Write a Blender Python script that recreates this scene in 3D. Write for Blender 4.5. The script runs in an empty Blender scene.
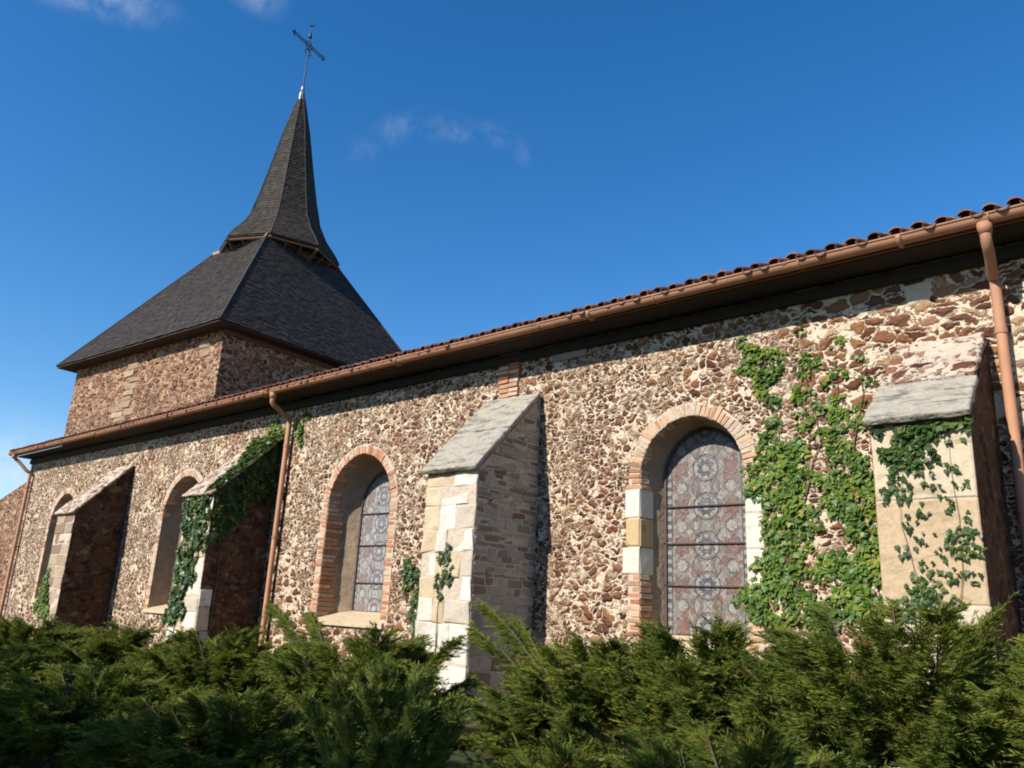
import bpy, math, random
import numpy as np
from mathutils import Vector
rnd = random.Random(7)
R_ = math.radians
sc = bpy.context.scene
C = sc.collection

# ------------------------------------------------------------------ camera
cam_d = bpy.data.cameras.new('camera'); cam = bpy.data.objects.new('camera', cam_d); C.objects.link(cam)
cam_d.sensor_width = 36.0; cam_d.lens = 796.0 / 1024.0 * 36.0
cam_d.clip_start = 0.05; cam_d.clip_end = 3000
from mathutils import Matrix
cam.matrix_world = Matrix(((0.75839, 0.14262, 0.63600, 0.0),
                           (0.65000, -0.23791, -0.72173, -9.0),
                           (0.04838, 0.96076, -0.27313, 1.6),
                           (0, 0, 0, 1)))
sc.camera = cam

# ------------------------------------------------------------------ light
SUN_EL, SUN_AZ = 36.0, 11.0           # sun behind the camera, a little to its left
sd = Vector((-math.sin(R_(SUN_AZ)) * math.cos(R_(SUN_EL)), -math.cos(R_(SUN_AZ)) * math.cos(R_(SUN_EL)), math.sin(R_(SUN_EL))))
sun_d = bpy.data.lights.new('sun', 'SUN'); sun_d.energy = 4.3; sun_d.angle = R_(0.5); sun_d.color = (1.0, 0.93, 0.82)
sun = bpy.data.objects.new('sun', sun_d); C.objects.link(sun)
sun.rotation_euler = sd.to_track_quat('Z', 'Y').to_euler(); sun.location = (0, -30, 30)

world = bpy.data.worlds.new('World'); sc.world = world; world.use_nodes = True
sc.view_settings.view_transform = 'Standard'; sc.view_settings.look = 'None'
sc.view_settings.exposure = 0.68; sc.view_settings.gamma = 1.0; sc.view_settings.use_curve_mapping = False
sc.render.engine = 'CYCLES'
sc.cycles.max_bounces = 5; sc.cycles.diffuse_bounces = 3; sc.cycles.transparent_max_bounces = 4
sc.cycles.use_denoising = True
sc.cycles.filter_width = 1.9

class NT:
    """small helper for node graphs"""
    def __init__(s, tree): s.t = tree; s.n = tree.nodes; s.l = tree.links
    def node(s, ty, **kw):
        nd = s.n.new(ty)
        for k, v in kw.items(): setattr(nd, k, v)
        return nd
    def put(s, sock, v):
        if v is None: return
        if isinstance(v, bpy.types.NodeSocket): s.l.new(v, sock)
        else:
            if sock.type == 'RGBA' and isinstance(v, (tuple, list)) and len(v) == 3: v = (*v, 1)
            sock.default_value = v
    def m(s, op, a, b=None, c=None, clamp=False):
        nd = s.node('ShaderNodeMath', operation=op); nd.use_clamp = clamp
        s.put(nd.inputs[0], a)
        if b is not None: s.put(nd.inputs[1], b)
        if c is not None: s.put(nd.inputs[2], c)
        return nd.outputs[0]
    def vm(s, op, a, b=None, out=0, scale=None):
        nd = s.node('ShaderNodeVectorMath', operation=op); s.put(nd.inputs[0], a)
        if b is not None: s.put(nd.inputs[1], b)
        if scale is not None: s.put(nd.inputs['Scale'], scale)
        return nd.outputs[out]
    def mix(s, f, a, b, mode='MIX'):
        nd = s.node('ShaderNodeMix', data_type='RGBA', blend_type=mode)
        s.put(nd.inputs['Factor'], f); s.put(nd.inputs[6], a); s.put(nd.inputs[7], b)
        return nd.outputs[2]
    def fmix(s, f, a, b):
        nd = s.node('ShaderNodeMix', data_type='FLOAT')
        s.put(nd.inputs['Factor'], f); s.put(nd.inputs[2], a); s.put(nd.inputs[3], b)
        return nd.outputs[0]
    def mr(s, v, a, b, c=0., d=1., smooth=True):
        nd = s.node('ShaderNodeMapRange'); nd.interpolation_type = 'SMOOTHSTEP' if smooth else 'LINEAR'
        s.put(nd.inputs[0], v); s.put(nd.inputs[1], a); s.put(nd.inputs[2], b); s.put(nd.inputs[3], c); s.put(nd.inputs[4], d)
        return nd.outputs[0]
    def noise(s, vec, scale, detail=4., rough=.55, out=0, dist=0.):
        nd = s.node('ShaderNodeTexNoise'); s.put(nd.inputs['Vector'], vec)
        nd.inputs['Scale'].default_value = scale; nd.inputs['Detail'].default_value = detail
        nd.inputs['Roughness'].default_value = rough; nd.inputs['Distortion'].default_value = dist
        return nd.outputs[out]
    def vor(s, vec, scale, feature='F1', rnd_=1.0):
        nd = s.node('ShaderNodeTexVoronoi', feature=feature); s.put(nd.inputs['Vector'], vec)
        nd.inputs['Scale'].default_value = scale; nd.inputs['Randomness'].default_value = rnd_
        return nd
    def ramp(s, f, stops, interp='LINEAR'):
        nd = s.node('ShaderNodeValToRGB'); s.put(nd.inputs[0], f); cr = nd.color_ramp; cr.interpolation = interp
        while len(cr.elements) < len(stops): cr.elements.new(1.)
        for e, (p, c) in zip(cr.elements, stops): e.position = p; e.color = (*c, 1)
        return nd.outputs[0]
    def bump(s, h, strength=1., dist=.02):
        nd = s.node('ShaderNodeBump'); s.put(nd.inputs['Height'], h)
        nd.inputs['Strength'].default_value = strength; nd.inputs['Distance'].default_value = dist
        return nd.outputs[0]
    def xyz(s, v):
        nd = s.node('ShaderNodeSeparateXYZ'); s.put(nd.inputs[0], v); return nd.outputs
    def comb(s, x, y, z):
        nd = s.node('ShaderNodeCombineXYZ'); s.put(nd.inputs[0], x); s.put(nd.inputs[1], y); s.put(nd.inputs[2], z); return nd.outputs[0]

# sky with a few faint clouds, all by direction in the world
w = NT(world.node_tree); w.n.clear()
sky = w.node('ShaderNodeTexSky', sky_type='NISHITA'); sky.sun_disc = False
sky.sun_elevation = R_(SUN_EL); sky.sun_rotation = R_(180 + SUN_AZ)
sky.air_density = 1.0; sky.dust_density = 0.25; sky.ozone_density = 2.2; sky.altitude = 200
hsv = w.node('ShaderNodeHueSaturation'); hsv.inputs['Saturation'].default_value = 1.37; hsv.inputs['Value'].default_value = 1.33; hsv.inputs['Hue'].default_value = .503
w.put(hsv.inputs['Color'], sky.outputs[0])
dirv = w.node('ShaderNodeTexCoord').outputs['Generated']
def cloud_patch(c, a, sa, sb, lo, hi, amt, ns=24.):
    c = Vector(c).normalized(); a = Vector(a); a = (a - c * a.dot(c)).normalized(); b = c.cross(a)
    q = w.vm('SUBTRACT', dirv, tuple(c))
    u = w.m('DIVIDE', w.vm('DOT_PRODUCT', q, tuple(a), out=1), sa); v = w.m('DIVIDE', w.vm('DOT_PRODUCT', q, tuple(b), out=1), sb)
    r = w.m('SQRT', w.m('ADD', w.m('MULTIPLY', u, u), w.m('MULTIPLY', v, v)))
    fall = w.mr(r, 1.0, 0.0)
    nz = w.noise(w.vm('ADD', dirv, w.vm('SCALE', w.noise(dirv, 9., 3., out=1), scale=.05)), ns, 8., .68)
    return w.m('MULTIPLY', w.m('MULTIPLY', fall, w.mr(nz, lo, hi)), amt)
patches = [cloud_patch((-.793, .205, .592), (-.75, .33, .60), .11, .035, .3, .7, .42),
           cloud_patch((-.81, .17, .595), (-.77, .28, .60), .08, .03, .3, .7, .25),
           cloud_patch((-.705, .34, .636), (-.68, .40, .62), .05, .03, .3, .75, .30),
           cloud_patch((-.694, .500, .518), (.03, .03, .03), .045, .03, .35, .75, .06, 38.),
           cloud_patch((-.656, .524, .543), (.05, .036, .02), .055, .026, .35, .75, .15, 38.),
           cloud_patch((-.617, .564, .548), (.05, .055, -.004), .06, .026, .35, .75, .13, 38.),
           cloud_patch((-.580, .606, .544), (.04, .045, -.012), .04, .026, .35, .75, .10, 38.),
           cloud_patch((-.559, .634, .530), (.015, .03, -.035), .03, .02, .35, .75, .07, 38.),
           cloud_patch((-.950, .285, .10), (-.93, .36, .10), .22, .10, .2, .7, .55),
           cloud_patch((.6, .7, .35), (.5, .8, .35), .4, .1, .35, .7, .6)]
tot = patches[0]
for p_ in patches[1:]: tot = w.m('MAXIMUM', tot, p_)
bg = w.node('ShaderNodeBackground'); bg.inputs[1].default_value = 0.084
w.put(bg.inputs[0], w.mix(tot, hsv.outputs[0], (6.6, 6.9, 7.6)))
wo = w.node('ShaderNodeOutputWorld'); w.l.new(bg.outputs[0], wo.inputs[0])

# ------------------------------------------------------------------ materials
def mat(name):
    m = bpy.data.materials.new(name); m.use_nodes = True
    t = NT(m.node_tree); bs = t.n['Principled BSDF']
    return m, t, bs
def finish(t, bs, col, rough=.85, bump=None, spec=None):
    t.put(bs.inputs['Base Color'], col); t.put(bs.inputs['Roughness'], rough)
    if bump is not None: t.put(bs.inputs['Normal'], bump)
    if spec is not None: bs.inputs['Specular IOR Level'].default_value = spec
def pos(t): return t.node('ShaderNodeTexCoord').outputs['Object']
def island(t): return t.node('ShaderNodeNewGeometry').outputs['Random Per Island']

STONES = [(0., (.060, .024, .015)), (.14, (.16, .066, .036)), (.28, (.090, .037, .024)), (.42, (.25, .112, .055)),
          (.54, (.14, .068, .045)), (.66, (.31, .145, .068)), (.76, (.20, .080, .041)), (.86, (.37, .215, .115)), (.94, (.43, .31, .20)), (1., (.27, .19, .14))]
def rubble(name, scale_a=7.5, scale_b=4.0, flat=1.45, mortar=(.56, .45, .35), edge=.2, stones=STONES, mix_lo=.45, mix_hi=.55, side=None, blank=.12, dark=1.0, scale_c=None, chip_k=2.2):
    m, t, bs = mat(name)
    P = pos(t)
    warp = t.vm('SCALE', t.vm('SUBTRACT', t.noise(P, 3.2, 3., out=1), (.5, .5, .5)), scale=.26)
    warp2 = t.vm('SCALE', t.vm('SUBTRACT', t.noise(P, 14., 2., out=1), (.5, .5, .5)), scale=.07)
    Q = t.vm('MULTIPLY', t.vm('ADD', t.vm('ADD', P, warp), warp2), (1., 1., flat))
    hts, cols, masks = [], [], []
    fine = t.m('SUBTRACT', t.noise(P, 42., 4., .65), .5)
    med = t.m('SUBTRACT', t.noise(P, 17., 3.), .5)
    for sc_ in ((scale_a, scale_b) if scale_c is None else (scale_a, scale_b, scale_c)):
        if sc_ == scale_c: Q = t.vm('MULTIPLY', Q, (1., 1., 1.3))
        e = t.vor(Q, sc_, 'DISTANCE_TO_EDGE').outputs['Distance']
        f1 = t.vor(Q, sc_, 'F1')
        r = t.xyz(f1.outputs['Color'])
        # stones differ in how far they fill their place, and some places are mortar only
        th = t.m('ADD', t.m('MULTIPLY', r[1], edge * .8), edge * .2)
        e2 = t.m('ADD', e, t.m('ADD', t.m('MULTIPLY', med, .12), t.m('MULTIPLY', fine, .055)))
        e2 = t.m('SUBTRACT', e2, t.m('MULTIPLY', t.mr(f1.outputs['Distance'], .45, .8), .09))     # rounded corners
        st = t.mr(e2, t.m('SUBTRACT', th, .03), t.m('ADD', th, .03))
        st = t.m('MULTIPLY', st, t.m('GREATER_THAN', r[2], blank))
        col = t.ramp(r[0], stones)
        hts.append(t.m('MULTIPLY', st, t.mr(e2, th, .40, .55, 1.)))
        cols.append(col); masks.append(st)
    big = t.noise(P, .9, 3., .55)
    k = t.mr(big, mix_lo, mix_hi)
    h = t.fmix(k, hts[0], hts[1]); st = t.fmix(k, masks[0], masks[1]); scol = t.mix(k, cols[0], cols[1])
    if scale_c is not None:                    # largest stones towards the right end and the foot of the nave wall
        X = t.xyz(P)
        big2 = t.m('ADD', t.noise(t.vm('ADD', P, (9., 4., 2.)), .8, 3., .55), t.m('MULTIPLY', t.m('MULTIPLY', t.mr(X[0], side - .9, side + .7), t.mr(X[2], 3.2, 4.6)), .35))
        big2 = t.m('ADD', big2, t.mr(X[2], 2.6, .9, -.04, .16))
        k2 = t.mr(big2, .55, .62)
        h = t.fmix(k2, h, hts[2]); st = t.fmix(k2, st, masks[2]); scol = t.mix(k2, scol, cols[2])
    g = t.noise(P, 38., 5., .65)
    scol = t.mix(1., scol, t.mix(g, (.42, .41, .40), (1.38, 1.32, 1.27)), 'MULTIPLY')
    mcol = t.mix(t.noise(P, 2.2, 4., .6), tuple(v * .74 for v in mortar), tuple(min(1., v * 1.16) for v in mortar))
    mcol = t.mix(t.mr(t.noise(P, 7.5, 6., .75), .50, .68), mcol, (mortar[0] * .55, mortar[1] * .42, mortar[2] * .33))
    mcol = t.mix(1., mcol, t.mix(t.noise(P, 60., 3., .7), (.72, .70, .68), (1.2, 1.2, 1.2)), 'MULTIPLY')
    # small chips packed in the mortar between the larger stones
    chv = t.vor(t.vm('ADD', Q, (3.3, 1.7, .4)), scale_a * chip_k, 'F1'); che = t.vor(t.vm('ADD', Q, (3.3, 1.7, .4)), scale_a * chip_k, 'DISTANCE_TO_EDGE').outputs['Distance']
    cr_ = t.xyz(chv.outputs['Color'])
    chip = t.m('MULTIPLY', t.mr(t.m('ADD', che, t.m('MULTIPLY', fine, .1)), .06, .13), t.m('GREATER_THAN', cr_[1], t.fmix(t.mr(t.noise(P, 1.1, 2.), .4, .6), .5, .85)))
    mcol = t.mix(t.m('MULTIPLY', chip, .85), mcol, t.ramp(cr_[0], stones))
    h = t.m('MAXIMUM', h, t.m('MULTIPLY', chip, .45))
    col = t.mix(st, mcol, scol)
    stain = t.mr(t.noise(t.vm('MULTIPLY', P, (1., 1., .35)), 1.3, 5., .65), .56, .78)
    col = t.mix(t.m('MULTIPLY', stain, .45), col, (.16, .12, .09))
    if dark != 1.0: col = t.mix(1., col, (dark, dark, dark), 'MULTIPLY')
    hh = t.m('ADD', t.m('MULTIPLY', h, 1.0), t.m('MULTIPLY', g, .35))
    finish(t, bs, col, .92, t.bump(hh, 1., .055), .2)
    return m
M = {}
M['rubble'] = rubble('rubble_nave', 12.0, 7.5, 1.5, scale_c=4.6, chip_k=2.0, side=-3.0, mortar=(.70, .585, .435), edge=.115, blank=.07)
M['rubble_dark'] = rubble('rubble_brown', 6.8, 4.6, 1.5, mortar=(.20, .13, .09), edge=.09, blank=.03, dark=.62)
M['rubble_tower'] = rubble('rubble_tower', 6.0, 4.2, 2.0, mortar=(.52, .35, .235), edge=.11, blank=.04, dark=.9)
M['coursed'] = rubble('coursed_stone', 4.6, 3.2, 3.6, mortar=(.36, .32, .27), edge=.10, blank=.02,
                      stones=[(0., (.13, .10, .085)), (.3, (.22, .19, .165)), (.6, (.16, .12, .10)), (.85, (.28, .25, .22)), (1., (.19, .12, .085))])

def blocks(name, stops, rough=.85, grain=30., amt=.3, bumpd=.008, lichen=0., lichen_col=(.10, .09, .08)):
    m, t, bs = mat(name); P = pos(t)
    g = t.noise(P, grain, 5., .65); g2 = t.noise(P, 5., 4., .6)
    col = t.ramp(island(t), stops, 'CONSTANT')
    lo, hi = 1 - amt, 1 + amt
    col = t.mix(1., col, t.mix(g, (lo, lo, lo), (hi, hi, hi)), 'MULTIPLY')
    col = t.mix(t.mr(g2, .55, .75, 0., .5), col, t.mix(1., col, (.55, .48, .4), 'MULTIPLY'))
    if lichen:
        n1 = t.noise(t.vm('MULTIPLY', P, (.6, 1.6, 1.6)), 6., 6., .7); n2 = t.noise(P, 11., 5., .7)
        col = t.mix(t.mr(n1, .50, .64, 0., lichen), col, lichen_col); col = t.mix(t.mr(n2, .60, .70, 0., lichen * .6), col, (.50, .46, .38))
    finish(t, bs, col, rough, t.bump(t.m('ADD', g, t.m('MULTIPLY', g2, 1.5)), .7, bumpd), .25)
    return m
M['limestone'] = blocks('white_limestone', [(0., (.66, .61, .52)), (.3, (.58, .53, .45)), (.5, (.52, .41, .27)), (.62, (.70, .66, .58)), (.8, (.48, .42, .34)), (.9, (.56, .46, .32))], lichen=.4, lichen_col=(.32, .25, .17))
M['ashlar'] = blocks('cream_ashlar', [(0., (.50, .38, .24)), (.3, (.54, .44, .31)), (.6, (.47, .35, .22)), (.8, (.55, .46, .34))], amt=.34, lichen=.85, lichen_col=(.33, .25, .14))
M['jamb_white'] = blocks('white_jamb_stone', [(0., (.68, .63, .53)), (.5, (.62, .57, .48))], amt=.2)
M['jamb_ochre'] = blocks('ochre_jamb_stone', [(0., (.50, .37, .20))], amt=.25)
M['brick_pale'] = blocks('pale_arch_brick', [(0., (.52, .30, .18)), (.18, (.46, .35, .25)), (.4, (.55, .35, .22)), (.58, (.40, .21, .12)), (.72, (.50, .38, .27)), (.88, (.28, .15, .09))], amt=.45, lichen=.4, lichen_col=(.20, .14, .10))
M['brick_red'] = blocks('orange_brick', [(0., (.48, .22, .11)), (.2, (.54, .34, .22)), (.4, (.38, .16, .085)), (.55, (.50, .27, .15)), (.7, (.50, .37, .26)), (.85, (.40, .25, .16))], amt=.42, lichen=.4, lichen_col=(.18, .12, .08))
M['grey_slab'] = blocks('grey_cap_stone', [(0., (.34, .31, .25))], amt=.42, grain=14., bumpd=.03, lichen=.75)
M['tile'] = blocks('clay_tile', [(0., (.19, .08, .052)), (.3, (.13, .06, .043)), (.55, (.23, .105, .065)), (.8, (.10, .055, .044))], amt=.35)
M['shingle'] = blocks('weathered_shingle', [(0., (.034, .027, .022)), (.2, (.027, .023, .021)), (.4, (.042, .033, .025)), (.6, (.030, .025, .022)), (.8, (.052, .040, .030))], amt=.4, rough=.8)
def plain(name, col, rough=.8, var=.25, scale=12., bumpd=.006, metal=0., spec=None):
    m, t, bs = mat(name); P = pos(t); g = t.noise(P, scale, 5., .6)
    a = tuple(c * (1 - var) for c in col); b = tuple(c * (1 + var) for c in col)
    finish(t, bs, t.mix(g, a, b), rough, t.bump(t.noise(P, scale * 3, 4., .6), .5, bumpd), spec); bs.inputs['Metallic'].default_value = metal
    return m
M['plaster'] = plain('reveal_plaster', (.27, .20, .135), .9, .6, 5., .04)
M['plaster_white'] = plain('pale_mortar', (.54, .44, .34), .9, .45, 14., .05)
M['cap_mortar'] = rubble('cap_mortar', 7., 5., 1., mortar=(.56, .47, .38), edge=.30, blank=.45)
M['copper'] = plain('brown_gutter_paint', (.37, .18, .098), .72, .35, 4., .003)
M['iron'] = plain('dark_iron', (.03, .035, .045), .6, .3, 20., .001, .5)
M['lead'] = plain('lead_sheet', (.20, .23, .27), .45, .2, 10., .003, .4)
M['hip'] = plain('hip_flashing', (.075, .068, .060), .95, .35, 10., .004, 0., .05)
M['dark_wood'] = plain('old_dark_timber', (.042, .029, .021), .85, .35, 14.)
M['eave_shade_wood'] = plain('eave_shade_boards', (.020, .014, .010), .9, .3, 10.)  # near-black colour stands in for the deep shade under the eave
M['red_wood'] = plain('red_brown_timber', (.20, .105, .06), .8, .3, 10.)
M['dark_red_wood'] = plain('dark_red_timber', (.10, .05, .03), .8, .3, 10.)
M['tan_wood'] = plain('tan_timber', (.34, .22, .13), .8, .25, 10.)
M['bark'] = plain('juniper_bark', (.10, .065, .045), .9, .3, 25.)
M['stem'] = plain('ivy_stem', (.14, .095, .06), .9, .3, 25.)
M['bar'] = plain('iron_saddle_bar', (.07, .045, .04), .6, .2, 20., .001)
m, t, bs = mat('grass_soil'); P = pos(t)
finish(t, bs, t.mix(t.mr(t.noise(P, 1.6, 6., .65), .4, .62), (.055, .07, .025), (.10, .075, .045)), .95, t.bump(t.noise(P, 40., 5., .7), .8, .04), .1); M['ground'] = m

def leafy(name, stops, rough=.55, transl=.25, hue=None):
    m, t, bs = mat(name)
    col = t.ramp(island(t), stops)
    big = t.noise(pos(t), 3.2, 3., .5)
    col = t.mix(1., col, t.mix(t.mr(big, .35, .65), (.72, .80, .80), (1.25, 1.15, 1.0)), 'MULTIPLY')
    finish(t, bs, col, rough, None, .3 if rough < .6 else .08)
    tr = t.node('ShaderNodeBsdfTranslucent'); t.put(tr.inputs[0], t.mix(1., col, (1.25, 1.35, .7), 'MULTIPLY'))
    mx = t.node('ShaderNodeMixShader'); mx.inputs[0].default_value = transl
    out = t.n['Material Output']
    t.l.new(bs.outputs[0], mx.inputs[1]); t.l.new(tr.outputs[0], mx.inputs[2]); t.l.new(mx.outputs[0], out.inputs[0])
    return m
M['juniper'] = leafy('juniper_needles', [(0., (.062, .088, .016)), (.35, (.105, .138, .024)), (.7, (.145, .178, .034)), (.93, (.19, .20, .048)), (1., (.20, .145, .06))], .8, .3)
M['juniper_light'] = leafy('juniper_fresh_needles', [(0., (.085, .115, .025)), (.5, (.14, .175, .042)), (1., (.20, .22, .07))], .8, .3)
M['ivy'] = leafy('ivy_leaves', [(0., (.040, .09, .012)), (.4, (.075, .15, .020)), (.75, (.125, .195, .028)), (.94, (.19, .22, .04)), (.985, (.28, .25, .05)), (1., (.28, .16, .04))], .45, .2)
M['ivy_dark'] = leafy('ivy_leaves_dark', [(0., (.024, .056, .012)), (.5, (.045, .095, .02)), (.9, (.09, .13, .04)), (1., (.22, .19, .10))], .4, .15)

# leaded glass seen from outside: medallions one above another, foils, diaper of leads, beaded border
def stained(name, light, mid, dark, red, half):
    m, t, bs = mat(name)
    uv = t.xyz(t.node('ShaderNodeUVMap').outputs[0]); u, v = uv[0], uv[1]
    per = .5
    def cell(off):
        f = t.m('FRACT', t.m('ADD', t.m('DIVIDE', v, per), off))
        return t.m('MULTIPLY', t.m('SUBTRACT', f, .5), per)
    def line(d, c, wd):   # 1 near distance c
        return t.mr(t.m('ABSOLUTE', t.m('SUBTRACT', d, c)), wd, wd * .45)
    def foil(uu, vv, n, amp):
        r = t.m('SQRT', t.m('ADD', t.m('MULTIPLY', uu, uu), t.m('MULTIPLY', vv, vv)))
        a = t.m('ARCTAN2', vv, uu)
        return r, t.m('MULTIPLY', r, t.m('ADD', 1., t.m('MULTIPLY', t.m('COSINE', t.m('MULTIPLY', a, n)), amp)))
    va = cell(0.0); vb = cell(.5)
    au = t.m('ABSOLUTE', u)
    r0, f0 = foil(u, va, 8., .16); r1, f1 = foil(u, vb, 4., .3)
    us = t.m('SUBTRACT', au, half * .58); r2, f2 = foil(us, va, 4., .3); r3, f3 = foil(us, vb, 8., .12)
    P = pos(t)
    pane = t.vor(t.comb(u, v, 0.), 13., 'F1').outputs['Color']
    pr = t.xyz(pane)
    col = t.mix(pr[0], mid, light); col = t.mix(t.m('GREATER_THAN', pr[1], .78), col, red)
    col = t.mix(t.mr(r0, .17, .155), col, light); col = t.mix(t.mr(f0, .11, .095), col, dark); col = t.mix(t.mr(r0, .05, .04), col, light)
    col = t.mix(t.mr(f1, .12, .105), col, mid); col = t.mix(t.mr(f1, .07, .06), col, light)
    col = t.mix(t.mr(f2, .085, .075), col, red); col = t.mix(t.mr(f3, .075, .065), col, light)
    lead = line(r0, .175, .012)
    for a_ in (line(f0, .105, .008), line(f1, .125, .010), line(f2, .09, .009), line(f3, .08, .008), line(r1, .19, .008)):
        lead = t.m('MAXIMUM', lead, a_)
    dg = t.m('PINGPONG', t.m('ADD', t.m('MULTIPLY', u, 1.0), v), .125); dg2 = t.m('PINGPONG', t.m('SUBTRACT', v, u), .125)
    lead = t.m('MAXIMUM', lead, t.m('MULTIPLY', t.m('MAXIMUM', t.mr(dg, .008, .003), t.mr(dg2, .008, .003)), t.mr(r0, .17, .18)))
    border = t.mr(au, half - .11, half - .10)
    bead = t.mr(t.m('ABSOLUTE', t.m('SUBTRACT', t.m('FRACT', t.m('MULTIPLY', v, 9.)), .5)), .2, .3)
    col = t.mix(border, col, t.mix(bead, light, dark)); lead = t.m('MAXIMUM', t.m('MULTIPLY', lead, t.m('SUBTRACT', 1., border)), line(au, half - .105, .011))
    col = t.mix(t.m('MULTIPLY', lead, .85), col, (.035, .033, .036))
    fl_ = t.vor(t.comb(u, v, 0.), 30., 'F1'); fe = t.vor(t.comb(u, v, 0.), 30., 'DISTANCE_TO_EDGE').outputs['Distance']; fc = t.xyz(fl_.outputs['Color'])
    col = t.mix(t.m('MULTIPLY', t.m('GREATER_THAN', fc[0], .62), .55), col, t.ramp(fc[1], [(0., dark), (.3, (.10, .15, .13)), (.55, light), (.8, red), (1., (.24, .20, .12))]))
    lead = t.m('MAXIMUM', lead, t.m('MULTIPLY', t.mr(fe, .07, .03), .55))
    col = t.mix(t.m('MULTIPLY', lead, .7), col, (.035, .033, .036))
    dirt = t.noise(P, 7., 5., .7)
    col = t.mix(t.mr(dirt, .35, .75, .05, .5), col, (.17, .15, .14))
    finish(t, bs, col, t.mr(dirt, .3, .7, .32, .5), t.bump(t.m('ADD', lead, t.m('MULTIPLY', t.noise(P, 22., 2.), .3)), .5, .006), .45)
    return m
M['glass_a'] = stained('leaded_glass_mauve', (.33, .31, .27), (.17, .13, .115), (.05, .065, .095), (.20, .085, .06), .60)
M['glass_b'] = stained('leaded_glass_grey', (.40, .40, .40), (.28, .28, .29), (.16, .16, .18), (.25, .17, .15), .62)

# ------------------------------------------------------------------ mesh helpers
class MB:
    def __init__(s): s.v = []; s.f = []; s.uv = {}
    def quad(s, *p, uv=None):
        i = len(s.v); s.v += [tuple(q) for q in p]; s.f.append(tuple(range(i, i + len(p))))
        if uv: s.uv[len(s.f) - 1] = uv
    def box(s, x0, x1, y0, y1, z0, z1):
        i = len(s.v)
        s.v += [(x0, y0, z0), (x1, y0, z0), (x1, y1, z0), (x0, y1, z0), (x0, y0, z1), (x1, y0, z1), (x1, y1, z1), (x0, y1, z1)]
        s.f += [tuple(i + k for k in q) for q in ((0, 3, 2, 1), (4, 5, 6, 7), (0, 1, 5, 4), (1, 2, 6, 5), (2, 3, 7, 6), (3, 0, 4, 7))]
    def solid(s, a, b):
        """closed prism between two equal rings of points a (back) and b (front)"""
        n = len(a); i = len(s.v); s.v += [tuple(p) for p in a] + [tuple(p) for p in b]
        s.f.append(tuple(i + n - 1 - k for k in range(n))); s.f.append(tuple(i + n + k for k in range(n)))
        for k in range(n):
            j = (k + 1) % n; s.f.append((i + k, i + j, i + n + j, i + n + k))
    def block(s, pts, nrm, proud=.012, inset=.010, back=.03, jit=.004):
        """one dressed stone or brick: four corners on a plane, chamfered front standing proud of it"""
        pts = [Vector(p) for p in pts]; nrm = Vector(nrm).normalized(); c = sum(pts, Vector()) / len(pts)
        pr = proud + rnd.uniform(-.5, .5) * proud
        jp = [p + Vector((rnd.uniform(-jit, jit), rnd.uniform(-jit, jit), rnd.uniform(-jit, jit))) for p in pts]
        rim = [p + nrm * (pr - inset * .6) for p in jp]
        fr = []
        for p in jp:
            d = (c - p); fr.append(p + d.normalized() * min(inset * 1.4, d.length * .4) + nrm * pr)
        n = len(pts); i = len(s.v)
        for ring in ([p - nrm * back for p in pts], rim, fr): s.v += [tuple(p) for p in ring]
        for a in range(2):
            for k in range(n):
                j = (k + 1) % n; s.f.append((i + a * n + k, i + a * n + j, i + (a + 1) * n + j, i + (a + 1) * n + k))
        s.f.append(tuple(i + 2 * n + k for k in range(n)))
    def tube(s, path, r, seg=10, cap=True, r1=None):
        path = [Vector(p) for p in path]; n = len(path); i = len(s.v)
        for k, p in enumerate(path):
            d = (path[min(k + 1, n - 1)] - path[max(k - 1, 0)]).normalized()
            ref = Vector((1, 0, 0)) if abs(d.x) < .8 else Vector((0, 0, 1))
            a = d.cross(ref).normalized(); b = d.cross(a)
            rr = r if r1 is None else r + (r1 - r) * k / max(1, n - 1)
            for q in range(seg):
                th = 2 * math.pi * q / seg; s.v.append(tuple(p + a * math.cos(th) * rr + b * math.sin(th) * rr))
        for k in range(n - 1):
            for q in range(seg):
                j = (q + 1) % seg; s.f.append((i + k * seg + q, i + k * seg + j, i + (k + 1) * seg + j, i + (k + 1) * seg + q))
        if cap:
            s.f.append(tuple(i + seg - 1 - q for q in range(seg))); s.f.append(tuple(i + (n - 1) * seg + q for q in range(seg)))
    def build(s, name, m, parent=None, smooth=False):
        me = bpy.data.meshes.new(name); me.from_pydata(s.v, [], s.f)
        if s.uv:
            ul = me.uv_layers.new(name='UVMap')
            for p in me.polygons:
                if p.index in s.uv:
                    for li, c in zip(p.loop_indices, s.uv[p.index]): ul.data[li].uv = c
        me.materials.append(m if not isinstance(m, str) else M[m])
        if smooth: me.polygons.foreach_set('use_smooth', [True] * len(me.polygons))
        me.update()
        o = bpy.data.objects.new(name, me); C.objects.link(o)
        if parent: o.parent = parent
        return o
def raw_mesh(name, verts, faces_n, m, parent=None):
    """verts (N*k,3): every k verts one face; fast path for foliage"""
    k = faces_n; n = len(verts) // k
    me = bpy.data.meshes.new(name); me.vertices.add(len(verts)); me.vertices.foreach_set('co', verts.astype(np.float32).ravel())
    me.loops.add(n * k); me.loops.foreach_set('vertex_index', np.arange(n * k, dtype=np.int32))
    me.polygons.add(n); me.polygons.foreach_set('loop_start', (np.arange(n) * k).astype(np.int32))
    me.update(calc_edges=True); me.materials.append(M[m])
    o = bpy.data.objects.new(name, me); C.objects.link(o)
    if parent: o.parent = parent
    return o
def thing(name, label, cat, loc=(0, 0, 0), group=None):
    o = bpy.data.objects.new(name, None); C.objects.link(o); o.location = loc; o.empty_display_size = .3
    o['label'] = label; o['category'] = cat
    if group: o['group'] = group
    return o
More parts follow.
